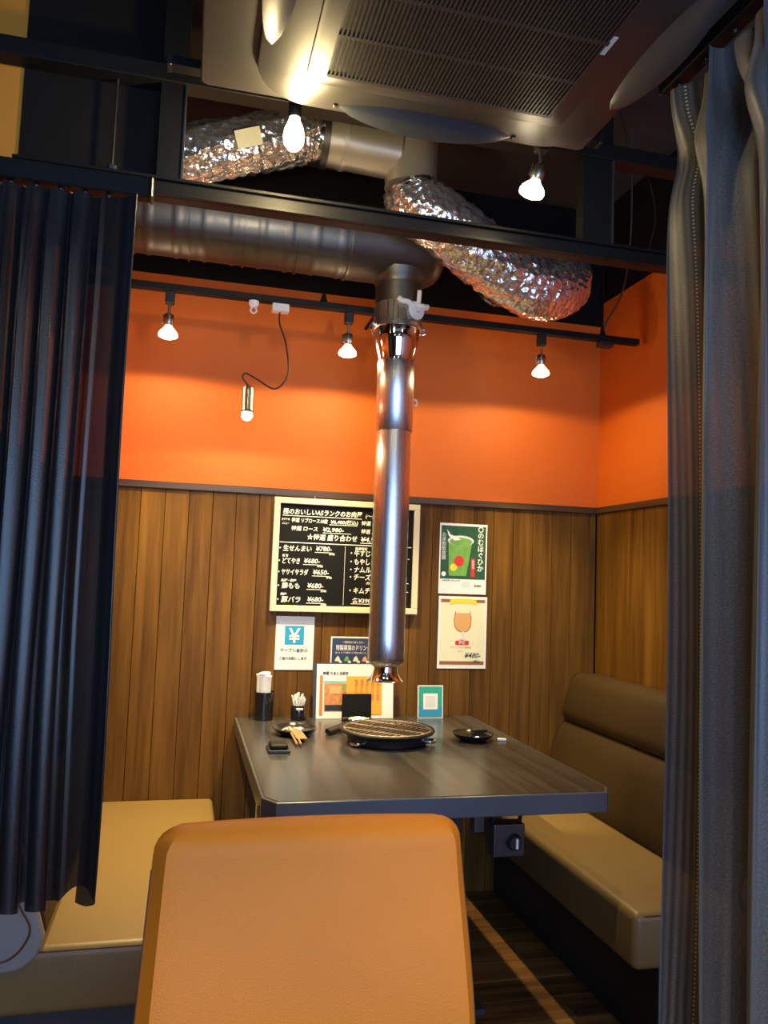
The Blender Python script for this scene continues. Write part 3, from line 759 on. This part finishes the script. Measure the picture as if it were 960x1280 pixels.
chalk(.112, .138, .026, '☆特選 盛り合わせ', .205); chalk(.332, .138, .026, '¥4,980-', .10); stroke(.33, .143, .44, .143)
stroke(.004, .152, .545, .152, .003)
obj('divider_line', bx((BU+.268, -.0084, BV-.395), (BU+.2695, -.0081, BV-.16)), 'print_grey', B)
for v, a, wa, p, pu, sm_ in ((.186, '・生せんまい', .145, '¥780-', .150, ''), (.236, '・どてやき', .095, '¥680-', .104, '名物'), (.280, '・ヤサイサラダ', .135, '¥650-', .142, ''), (.334, '・鶏もも', .098, '¥680-', .122, '飛騨・国産'), (.388, '・豚バラ', .105, '¥680-', .124, '国産')):
    chalk(.004, v, .026, a, wa*.88); chalk(pu, v-.003, .026, p, .064); stroke(pu-.004, v+.002, pu+.058, v+.002); chalk(pu+.054, v+.011, .010, '(税込)', .022, .001)
    if sm_: chalk(.016, v-.026, .011, sm_, .012*len(sm_), .0009)
for v, a, wa in ((.196, '・牛すじキムチ', .15), (.230, '・もやしナムル', .15), (.262, '・ナムル盛り', .13), (.292, '・チーズ焼', .11), (.346, '・キムチ', .085)):
    chalk(.292, v, .027, a, wa)
chalk(.31, .172, .012, '数量限定', .05); chalk(.36, .309, .011, '(税込・', .035); chalk(.305, .384, .022, '各¥390-', .085); stroke(.30, .388, .40, .388)
for v in (.20, .30, .335): stroke(.528, v, .538, v+.003, .003)

def sheet(name, label, cat, x0, z0, x1, z1, m, tilt=0, th=.0012):
    t = thing(name, label, cat, ((x0+x1)/2, YF, z0)); t.rotation_euler = (0, tilt, 0)
    obj('sheet', bx((-(x1-x0)/2, -th, 0), ((x1-x0)/2, -.0002, z1-z0)), m, t)
    return t
LY = {}
def flat(t, name, poly, lvl, m, base=-.0012):
    y0 = base-.0003*lvl
    return obj(name, prism(poly, y0-.0003, y0+.0001, 'y'), m, t)
def R4(x0, z0, x1, z1): return [(x0, z0), (x1, z0), (x1, z1), (x0, z1)]
def disc(cx, cz, rx, rz, n=20): return [(cx+rx*math.cos(2*PI*k/n), cz+rz*math.sin(2*PI*k/n)) for k in range(n)]

# green drink poster
t = sheet('drink_poster', 'green poster of an iced drink taped to the wood wall', 'poster', 1.019, 1.206, 1.229, 1.500, 'paper')
flat(t, 'picture', R4(-.099, .062, .099, .284), 0, 'green_d')
flat(t, 'glass_print', [(-.062, .075), (.015, .075), (.040, .225), (-.066, .225)], 1, 'green_l')
ring = [(a, b) for a, b in disc(-.012, .222, .058, .022)]
flat(t, 'rim_print', ring, 2, 'print_grey'); flat(t, 'drink_surface', disc(-.012, .218, .05, .017), 3, 'green_l')
flat(t, 'ice_print', [(-.075, .268), (-.066, .240), (-.04, .222), (-.012, .226), (-.03, .238), (-.058, .246), (-.07, .262)], 4, 'paper')
flat(t, 'cherry_print', disc(-.018, .137, .022, .022), 4, 'print_red'); flat(t, 'lemon_print', disc(-.042, .110, .016, .015), 3, 'print_yel')
flat(t, 'round_logo', disc(-.084, .082, .010, .010), 1, 'paper')
text('のむほぐひか', .029, (.062, -.0016, .236), t, 'paper', bold=.0005, vertical=True)
flat(t, 'round_emblem', disc(.076, .272, .012, .012), 1, 'paper'); flat(t, 'round_emblem', disc(.076, .272, .008, .008), 2, 'green_d')
flat(t, 'side_caption_block', R4(-.097, .10, -.074, .272), 1, 'green_d')
text('お茶割飲放題', .020, (-.096, -.0020, .238), t, 'print_grey', bold=.0001, vertical=True)
flat(t, 'red_label', R4(.036, .072, .052, .150), 2, 'print_red')
text('新発売', .013, (.038, -.0022, .132), t, 'paper', vertical=True)
text('お茶の香りがひろがる', .008, (-.09, -.0014, .052), t, 'print_black'); text('¥480', .016, (.05, -.0014, .030), t, 'print_black', bold=.0002, shear=.2)
flat(t, 'pink_patch', R4(0, .030, .035, .052), 0, 'print_grey')
# amber goblet poster
t = sheet('drink_poster', 'cream poster of an amber goblet taped below the green one', 'poster', 1.023, .899, 1.236, 1.196, 'paper')
flat(t, 'picture', R4(-.097, .012, .097, .285), 0, 'creamp')
flat(t, 'top_bar', R4(-.097, .272, .097, .285), 1, 'print_brown'); flat(t, 'bottom_bar', R4(-.097, .016, .097, .030), 1, 'print_brown')
flat(t, 'banner', [(-.06, .262), (-.02, .268), (.03, .268), (.062, .262), (.058, .283), (.03, .288), (-.03, .288), (-.056, .283)], 2, 'print_yel')
gob = [(-.030, .235), (-.036, .205), (-.034, .175), (-.022, .158), (-.006, .152), (.010, .152), (.024, .158), (.034, .175), (.036, .205), (.030, .235)]
flat(t, 'goblet_outline', [(a*1.08, .152+(b-.152)*1.05-.003) for a, b in gob], 1, 'print_brown')
flat(t, 'goblet_print', gob, 2, 'print_amber'); flat(t, 'foam_print', R4(-.0305, .228, .0305, .243), 3, 'creamp')
flat(t, 'stem_print', [(-.004, .152), (.008, .152), (.006, .128), (.018, .120), (-.014, .120), (-.002, .128)], 2, 'print_grey')
flat(t, 'red_banner', [(-.030, .097), (.028, .097), (.030, .113), (.0, .117), (-.030, .113)], 2, 'print_red')
text('梅酒', .014, (-.014, -.0022, .101), t, 'paper', bold=.0003)
text('やさしい甘さの果実酒', .009, (-.05, -.0016, .084), t, 'print_amber', bold=.0001); text('ロック', .008, (-.018, -.0016, .068), t, 'print_rust')
text('¥480-', .030, (.010, -.0016, .044), t, 'print_black', bold=.0004, shear=.3); text('(税込)', .012, (.05, -.0022, .026), t, 'print_black')
# yen sign
t = sheet('payment_notice', 'white notice with a blue yen symbol below the blackboard', 'notice', .356, .889, .508, 1.098, 'paper')
flat(t, 'blue_square', R4(-.040, .098, .036, .172), 0, 'print_blue')
text('¥', .078, (-.002, -.0018, .106), t, 'paper', bold=.0010, align='CENTER')
text('テーブル会計の', .0165, (-.055, -.0015, .070), t, 'print_black', bold=.0002, maxw=.108)
text('ご協力お願いします', .0125, (-.058, -.0015, .040), t, 'print_black', bold=.0002, maxw=.108)

# ------------------------------------------------------------------ things on the table
def lean(name, label, cat, x0, x1, y, h, m, ang, th=.003):
    t = thing(name, label, cat, ((x0+x1)/2, y, TT+.0008)); t.rotation_euler = (-ang, 0, 0)
    wv = (x1-x0)/2
    obj('panel', bx((-wv, 0, 0), (wv, th, h)), m, t)
    return t, wv
# menu stand
t, wv = lean('menu_card', 'white menu stand with a food photo and orange text panel', 'menu', .518, .826, 3.085, .208, 'paper', .10, .006)
obj('cover_back', bx((-wv-.012, .006, 0), (wv+.004, .010, .213)), 'navy', t)
def mf(nm, a, b, c_, d, m, lvl=0): return obj(nm, bx((-wv+a, -.0006-.0004*lvl, b), (-wv+c_, .0002, d)), m, t)
mf('rust_stripe', .012, .012, .024, .165, 'print_rust'); mf('food_photo', .030, .028, .125, .135, 'print_food')
mf('orange_panel', .118, .014, .262, .162, 'print_orange', 1); mf('photo_frame_line', .026, .138, .118, .142, 'print_teal')
mf('green_garnish', .098, .112, .114, .132, 'green_l', 1)
mf('dark_plate', .034, .030, .110, .052, 'print_black', 1); mf('photo_rice', .05, .095, .10, .125, 'print_amber', 1)
for k in range(5): text('塩焼たれ味噌', .0145, (-wv+.150+.022*k, -.0014, .138), t, 'print_rust', vertical=True)
text('特選 うまとろ焼き', .014, (-wv+.024, -.0008, .168), t, 'print_black', bold=.0002, maxw=.10)
text('大盛', .012, (-wv+.285, -.0008, .155), t, 'print_black', vertical=True)
# navy flyer behind
t = sheet('flyer', 'navy drink flyer half hidden behind the menu stand and pipe', 'flyer', .577, .905, .760, 1.022, 'paper')
flat(t, 'navy_field', R4(-.086, .006, .086, .111), 0, 'print_navy')
text('特製果実のドリンク', .024, (-.070, -.0016, .064), t, 'paper', bold=.0003, maxw=.14)
text('〜期間限定の楽しみ方〜', .010, (-.045, -.0016, .091), t, 'creamp', maxw=.09); text('ゆっくり味わう旬のおいしさ', .009, (-.072, -.0016, .050), t, 'paper', maxw=.14)
for k, mm in enumerate(('creamp', 'green_l', 'creamp', 'print_amber')):
    cx = -.062+.037*k
    flat(t, 'fruit_print', [(cx-.012, .020), (cx+.012, .018), (cx+.009, .030), (cx+.002, .041), (cx-.006, .034)], 1, mm); flat(t, 'fruit_slice', disc(cx+.012, .017, .006, .005), 2, 'paper')
# black card with clip
t, wv = lean('black_card', 'small plain black card standing in front of the menu stand', 'card', .612, .728, 3.045, .100, 'board', .08, .004)
obj('card_foot', bx((-wv, -.012, 0), (wv, .012, .012), .002, 1), 'plastic', t)
# small foil dish
o = obj('foil_dish', bmesh.new(), 'silver')
bpy.data.objects.remove(o)
bm = bmesh.new(); rnd = random.Random(5); rings = []
for r_, z_ in ((.0, .004), (.020, .004), (.030, .012), (.037, .020), (.040, .018), (.031, .006), (.020, 0), (0, 0)):
    rings.append([bm.verts.new((r_*(1+rnd.uniform(-.06, .06))*math.cos(2*PI*k/22), r_*.75*(1+rnd.uniform(-.06, .06))*math.sin(2*PI*k/22), max(0, z_+(rnd.uniform(-.003, .004) if z_ > .003 else 0)))) for k in range(22)])
for a, b in zip(rings, rings[1:]):
    for k in range(22): bm.faces.new((a[k], a[(k+1) % 22], b[(k+1) % 22], b[k]))
bmesh.ops.remove_doubles(bm, verts=bm.verts[:], dist=.0002)
tag(obj('foil_dish', bm, 'silver', None, True, (.665, 2.985, TT+.0005)), 'little crumpled white foil dish before the black card', 'dish')
# teal card (printed code panel left blank)
t, wv = lean('acrylic_sign', 'small teal acrylic sign with a blank white square right of the pipe', 'sign', .926, 1.032, 3.08, .128, 'white_pl', .08, .004)
obj('teal_print', bx((-wv+.004, -.0006, .045), (wv-.004, .0002, .124)), 'print_teal', t); obj('blue_print', bx((-wv+.004, -.0006, .004), (wv-.004, .0002, .045)), 'print_teal_blue', t)
obj('white_square', bx((-.030, -.0012, .034), (.030, -.0004, .096)), 'paper', t); obj('grey_square', bx((-.021, -.0016, .044), (.021, -.001, .086)), 'print_grey', t)
# napkin cup
t = thing('napkin_cup', 'tall black cup holding rolled white paper napkins', 'cup', (.316, 3.085, TT))
obj('cup', lathe([(.034, 0), (.036, .002), (.038, .105), (.036, .105), (.033, .01)], 28), 'gloss', t, True)
for k in range(6):
    a = k*PI/3; q = .016 if k else 0
    obj('napkin', tube([(q*math.cos(a), q*math.sin(a), .012), (q*1.15*math.cos(a), q*1.15*math.sin(a), .155+.008*math.sin(k*2.1)), (q*1.35*math.cos(a), q*1.35*math.sin(a), .172+.006*math.sin(k*2.1))], .0135, 10), 'paper', t, True)
# toothpick pot
t = thing('toothpick_pot', 'small black pot filled with a fan of white toothpicks', 'toothpick holder', (.447, 3.075, TT))
obj('pot', lathe([(.028, 0), (.029, .002), (.029, .045), (.024, .055), (.022, .055), (.022, .01)], 24), 'gloss', t, True)
obj('white_label', bx((-.012, -.0302, .040), (.014, -.0245, .047), .001, 1), 'white_pl', t)
rnd = random.Random(2)
for k in range(26):
    a = k*2.4; q = .017*math.sqrt(k/26)
    obj('toothpick', tube([(q*.5*math.cos(a), q*.5*math.sin(a), .01), (q*1.75*math.cos(a), q*1.75*math.sin(a), .098+rnd.uniform(-.012, .006)-q*.5)], .0030, 6), 'paper', t)
# round grill
GX, GY = .695, 2.665
t = thing('table_grill', 'round black table grill with wire mesh under the extraction pipe', 'grill', (GX, GY, TT))
obj('base', lathe([(.130, 0), (.134, .003), (.136, .022), (.138, .026), (.130, .022)], 40), 'iron', t, True)
obj('ring', lathe([(.134, .024), (.158, .034), (.163, .042), (.160, .046), (.152, .044), (.140, .038), (.134, .024)], 48, caps=False), 'iron', t, True)
bm = bmesh.new(); R0 = .148
net = obj('ember_bed', lathe([(.13, .020), (.135, .024), (0.001, .024)], 40), 'iron', t, True)
wm = None
for dirn in (0, 1):
    bmn = bmesh.new()
    for k in range(-7, 8):
        p = k*.0195; q = math.sqrt(max(0, R0*R0-p*p))
        a, b = ((p, -q, .042), (p, q, .042)) if dirn == 0 else ((-q, p, .0435), (q, p, .0435))
        if dirn == 1 and k % 4: continue
        ca, sa = math.cos(-.75), math.sin(-.75)
        rot = lambda v: (v[0]*ca-v[1]*sa, v[0]*sa+v[1]*ca, v[2])
        tube([rot(a), rot(b)], .0021, 6, bmn)
    o = obj('grill_wires' if dirn == 0 else 'cross_wires', bmn, 'mesh', t, True); o['kind'] = 'stuff'
obj('mesh_rim', tube([(R0*math.cos(2*PI*k/40), R0*math.sin(2*PI*k/40), .043) for k in range(41)], .0025, 8, caps=False), 'mesh', t, True)
for a in (-2.55, -.45):
    h = obj('handle', tube(spline([(.130, -.018, .012), (.155, -.016, .012), (.164, 0, .012), (.155, .016, .012), (.130, .018, .012)], 5), .0060, 8), 'chrome', t, True); h.rotation_euler = (0, 0, a)
# tongs resting by the grill
t = thing('tongs', 'black handled steel tongs lying left of the grill', 'tongs', (.60, 2.86, TT))
for s in (-1, 1):
    obj('arm', tube(spline([(-.085, -.075+s*.012, .010), (-.03, -.02+s*.013, .016), (.04, .06+s*.010, .014), (.085, .115+s*.002, .010)], 6), .005, 8), 'steel', t, True)
    obj('grip', tube(spline([(-.088, -.078+s*.012, .010), (-.06, -.05+s*.013, .013), (-.028, -.018+s*.013, .016)], 5), .010, 10), 'plastic', t, True)
# plates
def plate(loc, label, r, extra):
    t = thing('sauce_plate', label, 'plate', loc)
    obj('dish', lathe([(r*.55, 0), (r*.6, .002), (r*.9, .014), (r, .024), (r*.97, .0255), (r*.84, .016), (r*.55, .006), (.001, .005)], 36), 'gloss', t, True)
    if extra: obj('rib', lathe([(r*.90, .0165), (r*.93, .019), (r*.95, .019)], 36), 'gloss', t, True)
    return t
plate((.398, 2.80, TT), 'shallow black plate with foil scraps left of the grill', .078, False)
plate((1.005, 2.665, TT), 'shallow black sauce plate right of the grill', .074, True)
o = obj('sauce_pool', lathe([(.034, .0), (.036, .002), (.0005, .0025)], 28), 'sauce', None, True, (.998, 2.655, TT+.0065)); tag(o, 'glossy brown sauce pooled in the right black plate', 'sauce')
o = obj('chopstick_sleeve', bx((-.028, -.011, 0), (.028, .011, .012), .003), 'plastic', None, False, (1.035, 2.685, TT+.0215)); o.rotation_euler = (0, 0, .2); tag(o, 'small black wrapper lying on the right sauce plate', 'wrapper')
o = obj('chopstick_rest', bx((-.016, -.008, 0), (.016, .008, .008), .003), 'white_pl', None, True, (1.105, 2.645, TT)); o.rotation_euler = (0, 0, -.3); tag(o, 'tiny white chopstick rest beside the right sauce plate', 'chopstick rest')
rnd = random.Random(9)
for k, (dx, dy) in enumerate(((-.03, .012), (-.012, -.008), (.004, .018), (-.018, .03), (.022, .022))):
    bm = bmesh.new(); bmesh.ops.create_icosphere(bm, subdivisions=2, radius=.011)
    for v in bm.verts: v.co = Vector((v.co.x*1.2, v.co.y, v.co.z*.7))*(1+rnd.uniform(-.22, .22))
    o = obj('foil_scrap', bm, 'silver', None, False, (.398+dx, 2.80+dy, TT+.0135))
    tag(o, 'crumpled foil scrap in the left black plate, '+('leftmost of the five', 'nearest to the table front', 'in the middle of the heap', 'farthest back in the plate', 'rightmost of the five')[k], 'foil scrap', 'foil scraps in the left plate')
for k, dx in enumerate((-.006, .006)):
    o = obj('chopstick', tube([(0, 0, 0), (-.004+dx*.6, .19, .020)], lambda i, n, k: (.0042, .003)[i], 8), 'chop', None, True, (.386+dx, 2.60, TT+.0065+.0005))
    tag(o, ('left' if k == 0 else 'right')+' one of two bamboo chopsticks leaning on the left black plate', 'chopstick', 'pair of bamboo chopsticks')
o = obj('paper_wrapper', bx((-.018, -.045, 0), (.018, .045, .003), .001, 1), 'chop', None, False, (.398, 2.70, TT+.0185)); o.rotation_euler = (.14, 0, .12); tag(o, 'folded brown chopstick wrapper lying across the left black plate', 'wrapper')
t = thing('towel_tray', 'small black tray holding a dark folded towel at the table left', 'tray', (.312, 2.55, TT))
obj('tray', bx((-.034, -.045, 0), (.034, .045, .010), .003), 'plastic', t); obj('towel', bx((-.028, -.038, .008), (.028, .038, .026), .008, 3), 'steel_black', t, True)
